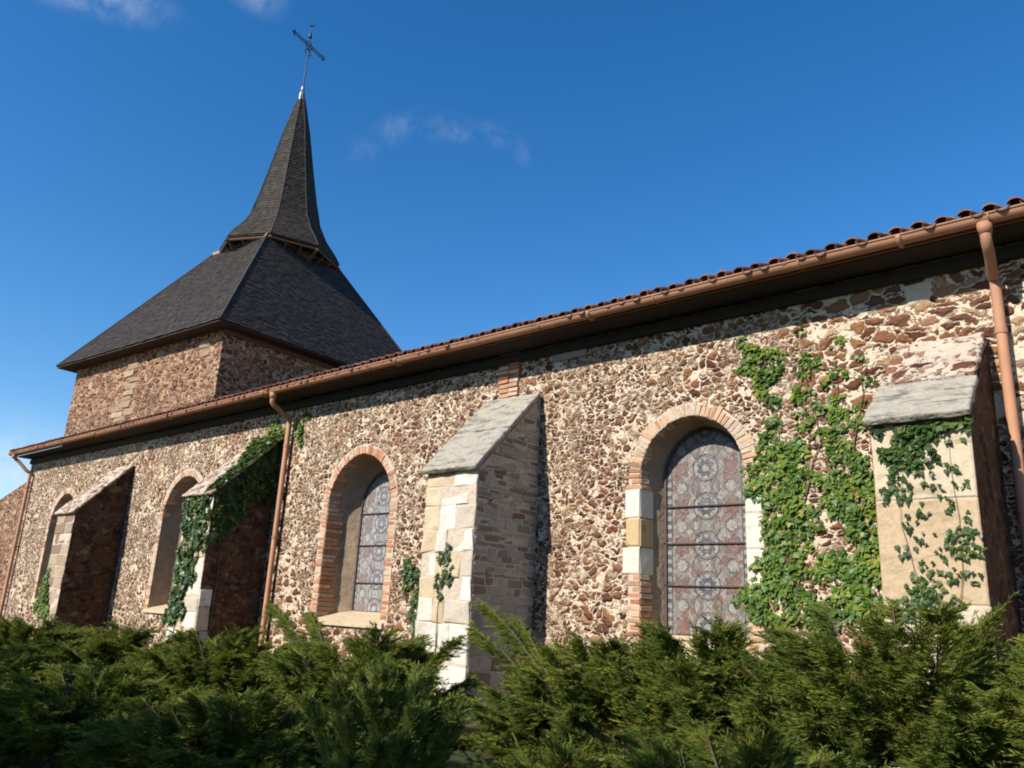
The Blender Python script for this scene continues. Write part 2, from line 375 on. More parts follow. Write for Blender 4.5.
def keep(o, parent):            # parent a world-space mesh under a thing whose empty stands elsewhere
    o.parent = parent; o.location = -parent.location if parent.type == 'EMPTY' else (0, 0, 0); return o

# ------------------------------------------------------------------ ground
g = MB(); N = 24
for i in range(N):
    for j in range(N):
        x0, x1 = -600 + 1200 * i / N, -600 + 1200 * (i + 1) / N; y0, y1 = -600 + 1200 * j / N, -600 + 1200 * (j + 1) / N
        g.quad((x0, y0, 0), (x1, y0, 0), (x1, y1, 0), (x0, y1, 0))
go = g.build('ground', 'ground'); go['kind'] = 'structure'

# ------------------------------------------------------------------ the church
church = thing('church', 'old brown rubble stone church with shingled tower spire, tiled roof and buttressed nave wall', 'church')
XL, XR, ZW = -28.2, 6.0, 5.72
DEPTH = 9.6

def outline(xc, hw, sill, spring, pt=0., n=18):
    """left foot, over the arch, right foot; pt > 0 makes it pointed"""
    pts = [(xc - hw, sill), (xc - hw, spring)]
    Rr = hw + pt; amax = math.acos(pt / Rr)
    left = []
    for k in range(1, n + 1):
        a = amax * k / n; left.append((xc + pt - Rr * math.cos(a), spring + Rr * math.sin(a)))
    right = [(2 * xc - x, z) for x, z in reversed(left[:-1])]
    return pts + left + right + [(xc + hw, spring), (xc + hw, sill)]

#            xc     hw   sill spring pt   glass hw  depth  kind
WINDOWS = [(-24.8, .88, 1.25, 3.32, .02, .62, .60, 'plaster'),
           (-17.85, .90, 1.25, 3.33, .02, .62, .62, 'plaster'),
           (-11.45, .885, 1.30, 3.27, .06, .60, .58, 'brick'),
           (-4.86, .73, 1.25, 3.36, .04, .60, .42, 'stone')]
BAND = .19

wl = MB()      # the whole south wall face with its openings left out
edge = XL
for (xc, hw, sill, spring, pt, ghw, dp, kind) in WINDOWS:
    a = outline(xc, hw + .05, sill - .05, spring, pt)
    x0, x1 = a[0][0], a[-1][0]
    wl.quad((edge, 0, -.3), (x0, 0, -.3), (x0, 0, ZW), (edge, 0, ZW))
    wl.quad((x0, 0, -.3), (x1, 0, -.3), (x1, 0, sill - .05), (x0, 0, sill - .05))
    for p, q in zip(a[1:-2], a[2:-1]): wl.quad((p[0], 0, p[1]), (q[0], 0, q[1]), (q[0], 0, ZW), (p[0], 0, ZW))
    edge = x1
wl.quad((edge, 0, -.3), (XR, 0, -.3), (XR, 0, ZW), (edge, 0, ZW))
wl.quad((XL, DEPTH, -.3), (XL, 0, -.3), (XL, 0, ZW), (XL, DEPTH, ZW))
wl.quad((XR, 0, -.3), (XR, DEPTH, -.3), (XR, DEPTH, ZW), (XR, 0, ZW))
wl.quad((XR, DEPTH, -.3), (XL, DEPTH, -.3), (XL, DEPTH, ZW), (XR, DEPTH, ZW))
wl.quad((XR, 0, ZW), (XR, DEPTH, ZW), (XR, DEPTH / 2, ZW + 2.1))
wl.build('nave_wall', 'rubble', church)

for wi, (xc, hw, sill, spring, pt, ghw, dp, kind) in enumerate(WINDOWS):
    oa = outline(xc, hw, sill, spring, pt); d1 = dp * .62
    ia = outline(xc, hw - .04, sill + .03, spring, pt); ga = outline(xc, ghw, sill + .16, spring + .02, pt + .03)
    # glass first: it is the window itself
    gl = MB(); cen = (xc, dp, (sill + spring) / 2)
    ring = [(x, dp, z) for x, z in ga]
    for p, q in zip(ring[:-1], ring[1:]):
        gl.quad(p, q, (xc, dp, q[2]), (xc, dp, p[2]), uv=[(p[0] - xc, p[2] - 2.26), (q[0] - xc, q[2] - 2.26), (0, q[2] - 2.26), (0, p[2] - 2.26)]) if abs(p[2] - q[2]) > 1e-6 else None
    wroot = gl.build('window', 'glass_a' if wi == 3 else 'glass_b', church)
    # reveal: outer part then plaster splay to the glass
    rv = MB()
    for p, q, p2, q2 in zip(oa[:-1], oa[1:], ia[:-1], ia[1:]):
        rv.quad((p[0], -.005, p[1]), (p2[0], d1, p2[1]), (q2[0], d1, q2[1]), (q[0], -.005, q[1]))
    for p, q, p2, q2 in zip(ia[:-1], ia[1:], ga[:-1], ga[1:]):
        rv.quad((p[0], d1, p[1]), (p2[0], dp + .02, p2[1]), (q2[0], dp + .02, q2[1]), (q[0], d1, q[1]))
    rv.build('reveal', 'plaster', wroot)
    sl = MB(); sl.solid([(xc - hw - .1, -.05, sill - .10), (xc + hw + .1, -.05, sill - .10), (xc + hw + .1, dp + .05, sill - .10), (xc - hw - .1, dp + .05, sill - .10)],
                        [(xc - hw - .1, -.05, sill - .012), (xc + hw + .1, -.05, sill - .012), (xc + hw + .1, dp + .05, sill + .16), (xc - hw - .1, dp + .05, sill + .16)])
    sl.build('sill', 'limestone', wroot)
    # iron saddle bars and frame
    zb = [2.01, 2.54, 3.02] if wi == 3 else [1.95, 2.62, 3.2]
    for z in zb:
        b = MB(); b.box(xc - ghw, xc + ghw, dp - .03, dp - .008, z - .008, z + .008); b.build('saddle_bar', 'bar', wroot)
    fr = MB(); go_ = outline(xc, ghw - .035, sill + .19, spring + .02, pt + .03)
    for p, q, p2, q2 in zip(ga[:-1], ga[1:], go_[:-1], go_[1:]):
        fr.solid([(p[0], dp - .002, p[1]), (q[0], dp - .002, q[1]), (q2[0], dp - .002, q2[1]), (p2[0], dp - .002, p2[1])],
                 [(p[0], dp - .03, p[1]), (q[0], dp - .03, q[1]), (q2[0], dp - .03, q2[1]), (p2[0], dp - .03, p2[1])])
    fr.build('frame', 'bar', wroot)
    # arch of thin bricks standing on edge
    am = MB(); arc = outline(xc, hw, sill, spring, pt, 40)[1:-1]
    L = [0.]
    for p, q in zip(arc[:-1], arc[1:]): L.append(L[-1] + math.dist(p, q))
    def at(sv):
        for k in range(len(L) - 1):
            if L[k + 1] >= sv or k == len(L) - 2:
                f = (sv - L[k]) / (L[k + 1] - L[k]); p, q = arc[k], arc[k + 1]
                x, z = p[0] + (q[0] - p[0]) * f, p[1] + (q[1] - p[1]) * f
                tx, tz = (q[0] - p[0]), (q[1] - p[1]); ln = math.hypot(tx, tz)
                return x, z, -tz / ln, tx / ln
    wv = {'plaster': .10, 'brick': .074, 'stone': .062}[kind]
    nv = int(L[-1] / wv); wv = L[-1] / nv
    bw = {'plaster': .14, 'brick': .15, 'stone': .175}[kind]
    for k in range(nv):
        g_ = .008
        x0, z0, nx0, nz0 = at(k * wv + g_); x1, z1, nx1, nz1 = at((k + 1) * wv - g_)
        b_ = bw + rnd.uniform(-.045, .035)
        am.block([(x0, 0, z0), (x1, 0, z1), (x1 + nx1 * b_, 0, z1 + nz1 * b_), (x0 + nx0 * b_, 0, z0 + nz0 * b_)], (0, -1, 0), .014, .009, .03, .007)
        # the soffit of the same brick
        if True:
            am.block([(x0, .0, z0), (x0 - nx0 * .02, d1 - .01, z0 - nz0 * .02), (x1 - nx1 * .02, d1 - .01, z1 - nz1 * .02), (x1, .0, z1)], (-(nx0 + nx1) / 2, 0, -(nz0 + nz1) / 2), .008, .006)
    am.build('brick_arch', 'brick_pale' if kind != 'brick' else 'brick_red', wroot)
    # jambs
    bk = MB(); e1 = outline(xc, hw + BAND - .02, sill - .05, spring, pt); 
    for p, q, p2, q2 in zip(oa[:-1], oa[1:], e1[:-1], e1[1:]): bk.quad((p[0], -.004, p[1]), (q[0], -.004, q[1]), (q2[0], -.004, q2[1]), (p2[0], -.004, p2[1]))
    bk.build('mortar_bed', 'plaster_white', wroot)
    for s in (-1, 1):
        xe = xc + s * hw; jb = MB(); js = MB()
        if kind == 'stone':
            hs = [(3.22, 2.84), (2.84, 2.47), (2.47, 2.12)] if s < 0 else [(3.14, 2.84), (2.84, 2.42), (2.42, 1.98)]
            for bi, (za, zb_) in enumerate(hs):
                js = MB()
                wd = rnd.uniform(.2, .3) if s < 0 else rnd.uniform(.2, .26)
                q = [(xe, 0, zb_ + .008), (xe, 0, za - .008), (xe + s * wd, 0, za - .008), (xe + s * wd, 0, zb_ + .008)]
                js.block(q, (0, -1, 0), .015, .012)
                js.block([(xe, .0, zb_ + .008), (xe - s * .045, d1 - .01, zb_ + .008), (xe - s * .045, d1 - .01, za - .008), (xe, .0, za - .008)], (-s, 0, 0), .008, .01)
                js.build('jamb_stone', 'jamb_ochre' if (s < 0 and bi == 1) else 'jamb_white', wroot)
            zz = hs[-1][1]; top = spring; zs = [(zz, sill)] + [(spring, hs[0][0])]
        else:
            zs = [(spring, sill)]
        for (ztop, zbot) in zs:
            jb = MB(); z = ztop; ch = .105 if kind == 'plaster' else .077
            k = 0
            while z - ch > zbot - .02:
                wd = (.19 if k % 2 else .12) + rnd.uniform(-.03, .03)
                tgt = jb
                tgt.block([(xe, 0, z - ch + .012), (xe, 0, z - .004), (xe + s * wd, 0, z - .004), (xe + s * wd, 0, z - ch + .012)], (0, -1, 0), .010, .008)
                if kind != 'plaster':
                    dd = d1 * (rnd.uniform(.72, 1.0) if k % 2 else rnd.uniform(.5, .85))
                    tgt.block([(xe, .0, z - ch + .012), (xe - s * .045, dd, z - ch + .012), (xe - s * .045, dd, z - .004), (xe, .0, z - .004)], (-s, 0, 0), .012, .008)
                z -= ch; k += 1
            if jb.f: jb.build('brick_jamb', 'brick_red' if kind != 'plaster' else 'brick_pale', wroot)

# buttresses ---------------------------------------------------------------
def face_blocks(mb, x0, x1, y, z0, z1, hs, ws, mat_gap=.008, jit=.012):
    z = z1
    while z > z0:
        h = rnd.uniform(*hs); zb = max(z0, z - h); x = x0
        while x < x1 - .02:
            wd = rnd.uniform(*ws); xe = min(x1, x + wd)
            if x1 - xe < ws[0] * .5: xe = x1
            mb.block([(x + mat_gap, y, zb + mat_gap), (xe - mat_gap, y, zb + mat_gap), (xe - mat_gap, y, z - mat_gap), (x + mat_gap, y, z - mat_gap)], (0, -1, 0), .012, .014, .02, jit)
            x = xe
        z = zb
def bed(root, x0, x1, y, z1):
    q = MB(); q.quad((x0, y - .004, -.2), (x1, y - .004, -.2), (x1, y - .004, z1), (x0, y - .004, z1)); q.build('mortar_bed', 'plaster_white', root)
def side_blocks(mb, x, y0, y1, z0, z1, hs, sgn):
    z = z1
    while z > z0:
        h = rnd.uniform(*hs); zb = max(z0, z - h); d = rnd.uniform(.14, .34)
        mb.block([(x, y0, zb + .008), (x, y0 + d, zb + .008), (x, y0 + d, z - .008), (x, y0, z - .008)], (sgn, 0, 0), .012, .014, .02, .01); z = zb

TEXC = bpy.data.textures.new('rough_stone', 'CLOUDS'); TEXC.noise_scale = .16; TEXC.noise_depth = 3
def rough_edges(o, bev, amt):
    b_ = o.modifiers.new('bevel', 'BEVEL'); b_.width = bev; b_.segments = 2
    s_ = o.modifiers.new('fine', 'SUBSURF'); s_.subdivision_type = 'SIMPLE'; s_.levels = 5; s_.render_levels = 5
    d_ = o.modifiers.new('wear', 'DISPLACE'); d_.texture = TEXC; d_.texture_coords = 'GLOBAL'; d_.strength = amt; d_.mid_level = .55
def buttress(x0, x1, d, zf, zt, body, slab_to=1.0, cap='grey_slab', ct=.085, e=.055):
    b = MB()
    a = [(x1, .05, -.3), (x1, -d, -.3), (x1, -d, zf), (x1, .05, zt + .05 * (zt - zf) / d)]
    b.solid([(x0, p[1], p[2]) for p in a], a)
    root = b.build('buttress', body, church)
    # sloping cap stones
    dy, dz = d, zt - zf; ln = math.hypot(dy, dz); uy, uz = dy / ln, dz / ln; ny, nz = -uz, uy
    c = MB(); s0, s1 = -.10, ln * slab_to - .03; n = 3 if slab_to < 1 else 2
    for k in range(n):
        t0 = s0 + (s1 - s0) * k / n + (.004 if k else 0); t1 = s0 + (s1 - s0) * (k + 1) / n
        A = []; B = []
        for (xx, tt) in ((x0 - e, t0), (x1 + e, t0), (x1 + e, t1), (x0 - e, t1)):
            j = rnd.uniform(-.008, .008)
            A.append((xx, -d + uy * tt - ny * .0 + ny * .005, zf + uz * tt + nz * .005)); B.append((xx + j, -d + uy * tt + ny * ct, zf + uz * tt + nz * (ct + j)))
        c.solid(A, B)
    co = c.build('cap', cap, root)
    rough_edges(co, .02, .035)
    if slab_to < 1:
        c2 = MB(); t0, t1 = s1 + .004, ln
        A = []; B = []
        for (xx, tt) in ((x0 - .02, t0), (x1 + .01, t0), (x1 + .01, t1), (x0 - .02, t1)):
            A.append((xx, -d + uy * tt + ny * .003, zf + uz * tt + nz * .003)); B.append((xx, -d + uy * tt + ny * .10, zf + uz * tt + nz * .10))
        c2.solid(A, B); m2 = c2.build('mortar_slope', 'cap_mortar', root); rough_edges(m2, .03, .07)
    return root
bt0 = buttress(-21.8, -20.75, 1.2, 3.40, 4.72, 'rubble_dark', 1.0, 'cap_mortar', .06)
f = MB(); face_blocks(f, -21.8, -20.75, -1.2, -.2, 3.36, (.18, .34), (.3, .6)); f.build('facing_stones', blocks('grey_facing', [(0., (.32, .24, .17)), (.4, (.38, .29, .20)), (.7, (.24, .16, .11))], amt=.4, lichen=.5, lichen_col=(.16, .13, .09)), bt0); bed(bt0, -21.79, -20.76, -1.2, 3.38)
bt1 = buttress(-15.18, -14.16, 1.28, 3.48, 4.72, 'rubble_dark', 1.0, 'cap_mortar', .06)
f = MB(); face_blocks(f, -15.18, -14.16, -1.28, -.2, 3.45, (.22, .4), (.34, .7)); side_blocks(f, -14.16, -1.28, 0, -.2, 1.7, (.3, .5), 1); f.build('facing_stones', 'limestone', bt1); bed(bt1, -15.17, -14.17, -1.28, 3.46)
bt2 = buttress(-8.32, -7.34, 1.27, 3.45, 4.74, 'coursed')
f = MB(); face_blocks(f, -8.32, -7.34, -1.27, -.2, 3.42, (.13, .36), (.2, .6), .004, .02); f.build('facing_stones', 'limestone', bt2)
f = MB(); z = -.2
while z < 4.6:
    h = rnd.uniform(.045, .12) if z > 1.5 else rnd.uniform(.14, .26); y = -1.265 if z + h < 3.42 else -1.265 + (z + h - 3.42) * 1.27 / 1.29
    while y < -.03:
        d = rnd.uniform(.12, .36) * (1 if z > 1.5 else 1.5); ye = min(0., y + d)
        if -ye < .08: ye = -.002
        f.block([(-7.34, y + .005, z + .005), (-7.34, ye - .005, z + .005 + rnd.uniform(-.006, .006)), (-7.34, ye - .005, z + h - .005), (-7.34, y + .005, z + h - .005)], (1, 0, 0), .010, .014, .02, .012); y = ye
    z += h
f.build('coursed_side_stones', blocks('coursed_side', [(0., (.36, .30, .24)), (.2, (.27, .22, .175)), (.4, (.44, .37, .30)), (.6, (.24, .175, .125)), (.75, (.38, .33, .28)), (.92, (.20, .12, .075))]), bt2); q = MB(); q.quad((-7.336, -1.26, -.2), (-7.336, 0, -.2), (-7.336, 0, 4.70), (-7.336, -1.26, 3.42)); q.build('mortar_bed', 'plaster_white', bt2); bed(bt2, -8.31, -7.35, -1.27, 3.44)
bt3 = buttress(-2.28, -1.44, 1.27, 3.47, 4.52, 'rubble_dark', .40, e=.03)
f = MB(); face_blocks(f, -2.28, -1.44, -1.27, -.2, 3.44, (.5, .9), (.5, 1.0), .002, .005); f.build('facing_stones', 'ashlar', bt3); bed(bt3, -2.27, -1.45, -1.27, 3.46)

# repairs in the wall under the eave
pm_ = blocks('pale_patch', [(0., (.27, .23, .19))], amt=.45, lichen=.5)
p = MB(); p.block([(-2.16, 0, 5.04), (-1.93, 0, 5.07), (-1.90, 0, 5.30), (-2.19, 0, 5.28)], (0, -1, 0), .012, .02); p.build('patch_stone', 'plaster_white', church); p = MB(); p.block([(-7.15, 0, 5.22), (-6.5, 0, 5.22), (-6.5, 0, 5.40), (-7.15, 0, 5.40)], (0, -1, 0), .03, .02)
p.build('patch_stone', pm_, church)
p = MB(); z = 4.80
while z < 5.55:
    for k in range(2): p.block([(-8.18 + .2 * k + .006, 0, z), (-8.18 + .2 * (k + 1) - .006, 0, z), (-8.18 + .2 * (k + 1) - .006, 0, z + .06), (-8.18 + .2 * k + .006, 0, z + .06)], (0, -1, 0), .035, .008, .04)
    z += .074
p.build('brick_pier', 'brick_red', church)

# nave roof ----------------------------------------------------------------
SL = math.tan(R_(21.5)); YE, ZE = -.50, 5.66
YR = DEPTH / 2; ZR = ZE + (YR - YE) * SL
rb = MB()
rb.solid([(XL - .15, YE, ZE - .06), (XL - .15, YR, ZR - .06), (XL - .15, DEPTH + .5, ZE - .06)] + [(XL - .15, DEPTH + .5, ZE), (XL - .15, YR, ZR), (XL - .15, YE, ZE)],
         [(XR + .15, YE, ZE - .06), (XR + .15, YR, ZR - .06), (XR + .15, DEPTH + .5, ZE - .06)] + [(XR + .15, DEPTH + .5, ZE), (XR + .15, YR, ZR), (XR + .15, YE, ZE)])
roof = rb.build('nave_roof', 'dark_wood', church)
def canal_tiles(side):
    tl = MB(); pitch = .22; rows = 13; nx = int((XR - XL + .3) / pitch)
    ln = (YR - YE + .12) / rows
    for i in range(nx):
        for r in range(rows):
            xj = XL - .15 + pitch * (i + .5) + rnd.uniform(-.012, .012); y0 = YE - .10 + r * ln - rnd.uniform(0, .03) - .06; y1 = YE - .10 + (r + 1) * ln + .02
            zt = .015 + rnd.uniform(-.006, .01)
            for (xx, rr, up) in ((xj, .070, 1), (xj + pitch / 2, .066, -1)):
                ring0, ring1, n = [], [], 6
                for k in range(n + 1):
                    a = math.pi * k / n; cx_, cz_ = -math.cos(a) * rr, math.sin(a) * rr * .8 * up
                    base = .012 if up > 0 else .02
                    ring0.append((xx + cx_, y0, ZE + (y0 - YE) * SL + cz_ + base + zt + .022)); ring1.append((xx + cx_ * .86, y1, ZE + (y1 - YE) * SL + cz_ * .86 + base + zt))
                if side: ring0 = [(x, DEPTH - y, z) for x, y, z in ring0]; ring1 = [(x, DEPTH - y, z) for x, y, z in ring1]
                b0 = len(tl.v); tl.v += ring0 + ring1
                # thickness lip
                lip = [(x, y + (.0), z - .016) for x, y, z in ring0]; tl.v += lip
                for k in range(n):
                    tl.f.append((b0 + k, b0 + n + 1 + k, b0 + n + 2 + k, b0 + k + 1)); tl.f.append((b0 + 2 * (n + 1) + k, b0 + k, b0 + k + 1, b0 + 2 * (n + 1) + k + 1))
    return tl
tt = canal_tiles(False); tt2 = canal_tiles(True)
o_ = len(tt.v); tt.v += tt2.v; tt.f += [tuple(i + o_ for i in q) for q in tt2.f]
for k in range(int((XR - XL) / .4)):
    x = XL + .4 * k; tt.tube([(x, YR, ZR + .03), (x + .42, YR, ZR + .05)], .12, 8)
tt.build('roof_tiles', 'tile', roof)
ev = MB(); ev.box(XL + .01, XR - .01, -.07, .28, 5.33, 5.47); ev.build('eave_shade_plate', 'eave_shade_wood', roof)  # plate added to blacken the shaded band below the eave
ev = MB(); ev.quad((XL - .14, YE + .03, ZE - .15), (XL - .14, .1, ZE - .15), (XR + .14, .1, ZE - .15), (XR + .14, YE + .03, ZE - .15)); ev.build('soffit_boards', 'eave_shade_wood', roof)  # soffit boards carry the eave shade in their colour
# gutter: half round channel with a rolled rim, and brackets
GY, GZ, GR = -.585, 5.60, .078
gt = MB(); n = 10
for k in range(n):
    a0, a1 = math.pi * k / n, math.pi * (k + 1) / n
    for rr in (GR, GR - .006):
        p0 = (GY - math.cos(a0) * rr, GZ - math.sin(a0) * rr); p1 = (GY - math.cos(a1) * rr, GZ - math.sin(a1) * rr)
        q = [(XL - .2, *p0), (XR + .2, *p0), (XR + .2, *p1), (XL - .2, *p1)]
        gt.quad(*(q if rr == GR else q[::-1]))
gt.tube([(XL - .2, GY - GR, GZ + .003), (XR + .2, GY - GR, GZ + .003)], .014, 8)
for xe in (XL - .2, XR + .2): gt.quad(*[(xe, GY - math.cos(math.pi * k / n) * GR, GZ - math.sin(math.pi * k / n) * GR) for k in range(n + 1)])
x = XL + 2.2
while x < XR: gt.tube([(x - .03, GY - math.cos(math.pi * k / 8) * (GR + .004), GZ - math.sin(math.pi * k / 8) * (GR + .004)) for k in range(9)], .03, 6); x += 4.0
x = XL + .4
while x < XR: gt.tube([(x, GY - math.cos(math.pi * k / 8) * (GR + .006), GZ - math.sin(math.pi * k / 8) * (GR + .006)) for k in range(9)], .009, 6); x += 1.9
gt.build('gutter', 'copper', church, True)
fb = MB(); fb.box(XL - .15, XR + .15, YE - .001, YE + .022, ZE - .14, ZE - .01); fb.build('fascia_board', 'red_wood', roof)

def downpipe(x, yw=-.11, r=.052, neck=(5.30, 5.12), dx=0.):
    xg = x + dx
    pts = [(xg, GY, GZ - GR + .02), (xg, GY, neck[0] + .05)]
    for k in range(1, 9):
        f_ = k / 8; sm = f_ * f_ * (3 - 2 * f_)
        pts.append((xg + (x - xg) * sm, GY + (yw - GY) * f_, neck[0] + (neck[1] - neck[0]) * sm))
    pts += [(x, yw, neck[1] - .05), (x, yw, .12), (x, yw - .16, .02)]
    dpm = MB(); dpm.tube(pts, r, 14); root = dpm.build('downpipe', 'copper', church, True)
    for z in (4.55, 2.75, 1.0):
        k_ = MB(); k_.tube([(x, yw, z - .03), (x, yw, z + .03)], r + .008, 14); k_.box(x - .015, x + .015, yw + r, .01, z - .02, z + .02); k_.build('bracket', 'copper', root)
    h = MB(); h.tube([(xg, GY, GZ - GR - .10), (xg, GY, GZ - GR + .015)], r + .008, 14, True, r + .022); h.build('outlet', 'copper', root, True)
    return root
downpipe(-1.29, dx=.04)
downpipe(-13.78, dx=.04)
downpipe(-27.8, dx=-.25, neck=(5.42, 5.02))

# low wall running on from the west end
wa = MB()
wa.solid([(-36, .55, -.3), (XL - .02, .55, -.3), (XL - .02, .55, 5.34), (-29.3, .55, 5.14), (-36, .55, 3.7)][::-1], [(-36, 2.6, -.3), (XL - .02, 2.6, -.3), (XL - .02, 2.6, 5.34), (-29.3, 2.6, 5.14), (-36, 2.6, 3.7)][::-1])
wa.build('west_annexe', 'rubble_tower', church)

# tower --------------------------------------------------------------------
PHI = .07; TX, TY = -24.24, 5.23; cph, sph = math.cos(PHI), math.sin(PHI)
def T(u, v, z): return (TX + cph * u - sph * v, TY + sph * u + cph * v, z)
HW, HE, ZE_T, HT, ZT = 4.20, 4.67, 8.73, 1.53, 13.37
def sqe(h, z): return [T(-h, -h, z), T(h, -h, z), T(h, h - .85, z), T(-h, h - .85, z)]
def sq(h, z): return [T(-h, -h, z), T(h, -h, z), T(h, h, z), T(-h, h, z)]
tw = MB(); tw.solid(sq(HW, -.3), sq(HW, ZE_T + .2)); tower = tw.build('tower', 'rubble_tower', church)
rs = MB(); rs.solid(sqe(HE, ZE_T - .05), sqe(HE - .02, ZE_T)); rs.solid(sqe(HE - .03, ZE_T + .002), sq(HT - .03, ZT)); troof = rs.build('tower_roof', 'dark_wood', tower)
def shingles(mb, p0, p1, q0, q1, course=.13, wmin=.10, wmax=.19, lift=.014):
    p0, p1, q0, q1 = map(Vector, (p0, p1, q0, q1)); up = ((q0 + q1) - (p0 + p1)) / 2; nrm = (p1 - p0).cross(q0 - p0 if (q0 - p0).length > 1e-4 else q1 - p0).normalized()
    n = max(1, round(up.length / course))
    for i in range(n):
        t0 = i / n; t1 = min(1., (i + 1.25) / n)
        a0, a1 = p0.lerp(q0, t0), p1.lerp(q1, t0); b0, b1 = p0.lerp(q0, t1), p1.lerp(q1, t1)
        wd = (a1 - a0).length
        if wd < .02: continue
        x = 0.
        while x < wd - 1e-4:
            s = rnd.uniform(wmin, wmax); xe = x + s
            if wd - xe < wmin * .5: xe = wd
            f0, f1 = x / wd, xe / wd; l = lift + rnd.uniform(-.006, .010); dl = nrm * l; sag = (rnd.uniform(-.012, .012)) / max(.1, up.length)
            A0 = a0.lerp(a1, f0) + up * sag; A1 = a0.lerp(a1, f1) + up * sag; B0, B1 = b0.lerp(b1, f0), b0.lerp(b1, f1)
            k = len(mb.v); mb.v += [tuple(A0 + dl), tuple(A1 + dl), tuple(B1 + nrm * .003), tuple(B0 + nrm * .003), tuple(A0 + nrm * .001), tuple(A1 + nrm * .001)]
            mb.f += [(k, k + 1, k + 2, k + 3), (k + 4, k + 5, k + 1, k)]
            x = xe
sh = MB(); e, tp = sqe(HE + .02, ZE_T), sq(HT, ZT + .01)
for k in range(4): shingles(sh, e[k], e[(k + 1) % 4], tp[k], tp[(k + 1) % 4])
sh.build('shingles', 'shingle', troof)
for k in range(4):
    a, b = Vector(e[k]), Vector(tp[k]); hp = MB(); hp.tube([a + Vector((0, 0, .02)), b + Vector((0, 0, .02))], .03, 6); hp.build('hip_flashing', 'hip', troof)
cn = MB()
for k in (1,):
    a, b = sq(HW + .06, 0)[k], sq(HW + .06, 0)[(k + 1) % 4]; c_, d_ = sq(HW - .02, 0)[k], sq(HW - .02, 0)[(k + 1) % 4]
    cn.solid([(a[0], a[1], 8.54), (b[0], b[1], 8.54), (d_[0], d_[1], 8.54), (c_[0], c_[1], 8.54)], [(a[0], a[1], 8.675), (b[0], b[1], 8.675), (d_[0], d_[1], 8.675), (c_[0], c_[1], 8.675)])
cn.build('cornice', 'dark_red_wood', troof)
tr = MB()
for k in range(4):
    a, b = sq(HT + .05, 0)[k], sq(HT + .05, 0)[(k + 1) % 4]; c_, d_ = sq(HT - .10, 0)[k], sq(HT - .10, 0)[(k + 1) % 4]
    tr.solid([(a[0], a[1], ZT - .06), (b[0], b[1], ZT - .06), (d_[0], d_[1], ZT - .06), (c_[0], c_[1], ZT - .06)], [(a[0], a[1], ZT + .06), (b[0], b[1], ZT + .06), (d_[0], d_[1], ZT + .06), (c_[0], c_[1], ZT + .06)])
tr.build('top_trim', 'tan_wood', troof)
# pale quoins and patches of the tower front
tpm = blocks('tower_patch', [(0., (.38, .28, .19)), (.5, (.30, .21, .14))], amt=.45, lichen=.6, lichen_col=(.17, .09, .055))
for (u0, u1, z0, z1) in ((-.75, -.15, 6.7, 8.3), (3.0, 3.5, 8.0, 8.35), (-1.2, -.5, 6.3, 6.9)):
    nq = T(0, -1, 0); nrm = (nq[0] - TX, nq[1] - TY, 0)
    z = z0; qn = MB()
    while z < z1:
        h = rnd.uniform(.10, .26); s = rnd.uniform(-.2, .2)
        qn.block([T(u0 + s, -HW, z), T(u1 + s, -HW, z), T(u1 + s, -HW, z + h - .02), T(u0 + s, -HW, z + h - .02)], nrm, .02, .02, .03, .02); z += h
    qn.build('patch_stones', tpm, tower)
# octagonal spire
PROF = [(13.56, 2.12), (13.85, 1.95), (14.35, 1.58), (14.95, 1.28), (15.9, 1.04), (17.1, .79), (18.8, .46), (20.45, .07)]
def octo(r, z): return [T(.18 + r * math.cos(k * math.pi / 4), -.01 + r * math.sin(k * math.pi / 4), z - .14) for k in range(8)]
spm = MB(); rings = [octo(r - .03, z) for z, r in PROF]
for a, b in zip(rings[:-1], rings[1:]): spm.solid(a, b)
spm.solid(octo(2.1, 13.50), octo(2.14, 13.559))
spire = spm.build('spire', 'dark_wood', tower)
ss = MB()
for (z0, r0), (z1, r1) in zip(PROF[:-1], PROF[1:]):
    a, b = octo(r0 + .012, z0), octo(r1 + .012, z1)
    for k in range(8): shingles(ss, a[k], a[(k + 1) % 8], b[k], b[(k + 1) % 8], .125, .09, .16)
ss.build('shingles', 'shingle', spire)
for k in range(8):
    hs = MB(); hs.tube([octo(r + .015, z + .01)[k] for z, r in PROF], .02, 6); hs.build('hip_flashing', 'hip', spire)
dr = MB(); dr.solid(octo(1.62, 12.6), octo(1.62, 13.445)); dr.build('lantern_drum', 'dark_red_wood', spire)
st = MB()
for k in range(8):
    a, b = octo(1.66, 13.0)[k], octo(2.16, 13.42)[k]; st.tube([a, b], .06, 6)
    c_ = octo(1.66, 13.0)[(k + 1) % 8]; d_ = octo(2.10, 13.41)[(k + 1) % 8]; b2 = octo(2.10, 13.41)[k]; st.tube([b2, d_], .045, 6)
    for q in (.33, .67):
        st.tube([Vector(a).lerp(Vector(c_), q), Vector(b2).lerp(Vector(d_), q)], .04, 6)
st.build('eave_struts', 'dark_red_wood', spire)
def S_(z): return T(.18, -.01, z - .14)
fn = MB(); fn.tube([S_(20.15), S_(20.5), S_(20.62)], .16, 10, True, .05); fn.tube([S_(20.62), S_(20.68), S_(20.78)], .075, 10, True, .06)
fn.build('lead_cap', 'lead', spire)
cr = MB(); CZ = 22.65; ca = .16
def K(s, z): return T(.18 - s * math.sin(ca), -.01 + s * math.cos(ca), z - .10)
cr.tube([S_(20.6), S_(21.8), S_(23.45)], .03, 8, True, .02)
for dz in (-.05, .05): cr.tube([K(-.80, CZ + dz), K(.80, CZ + dz)], .019, 6)
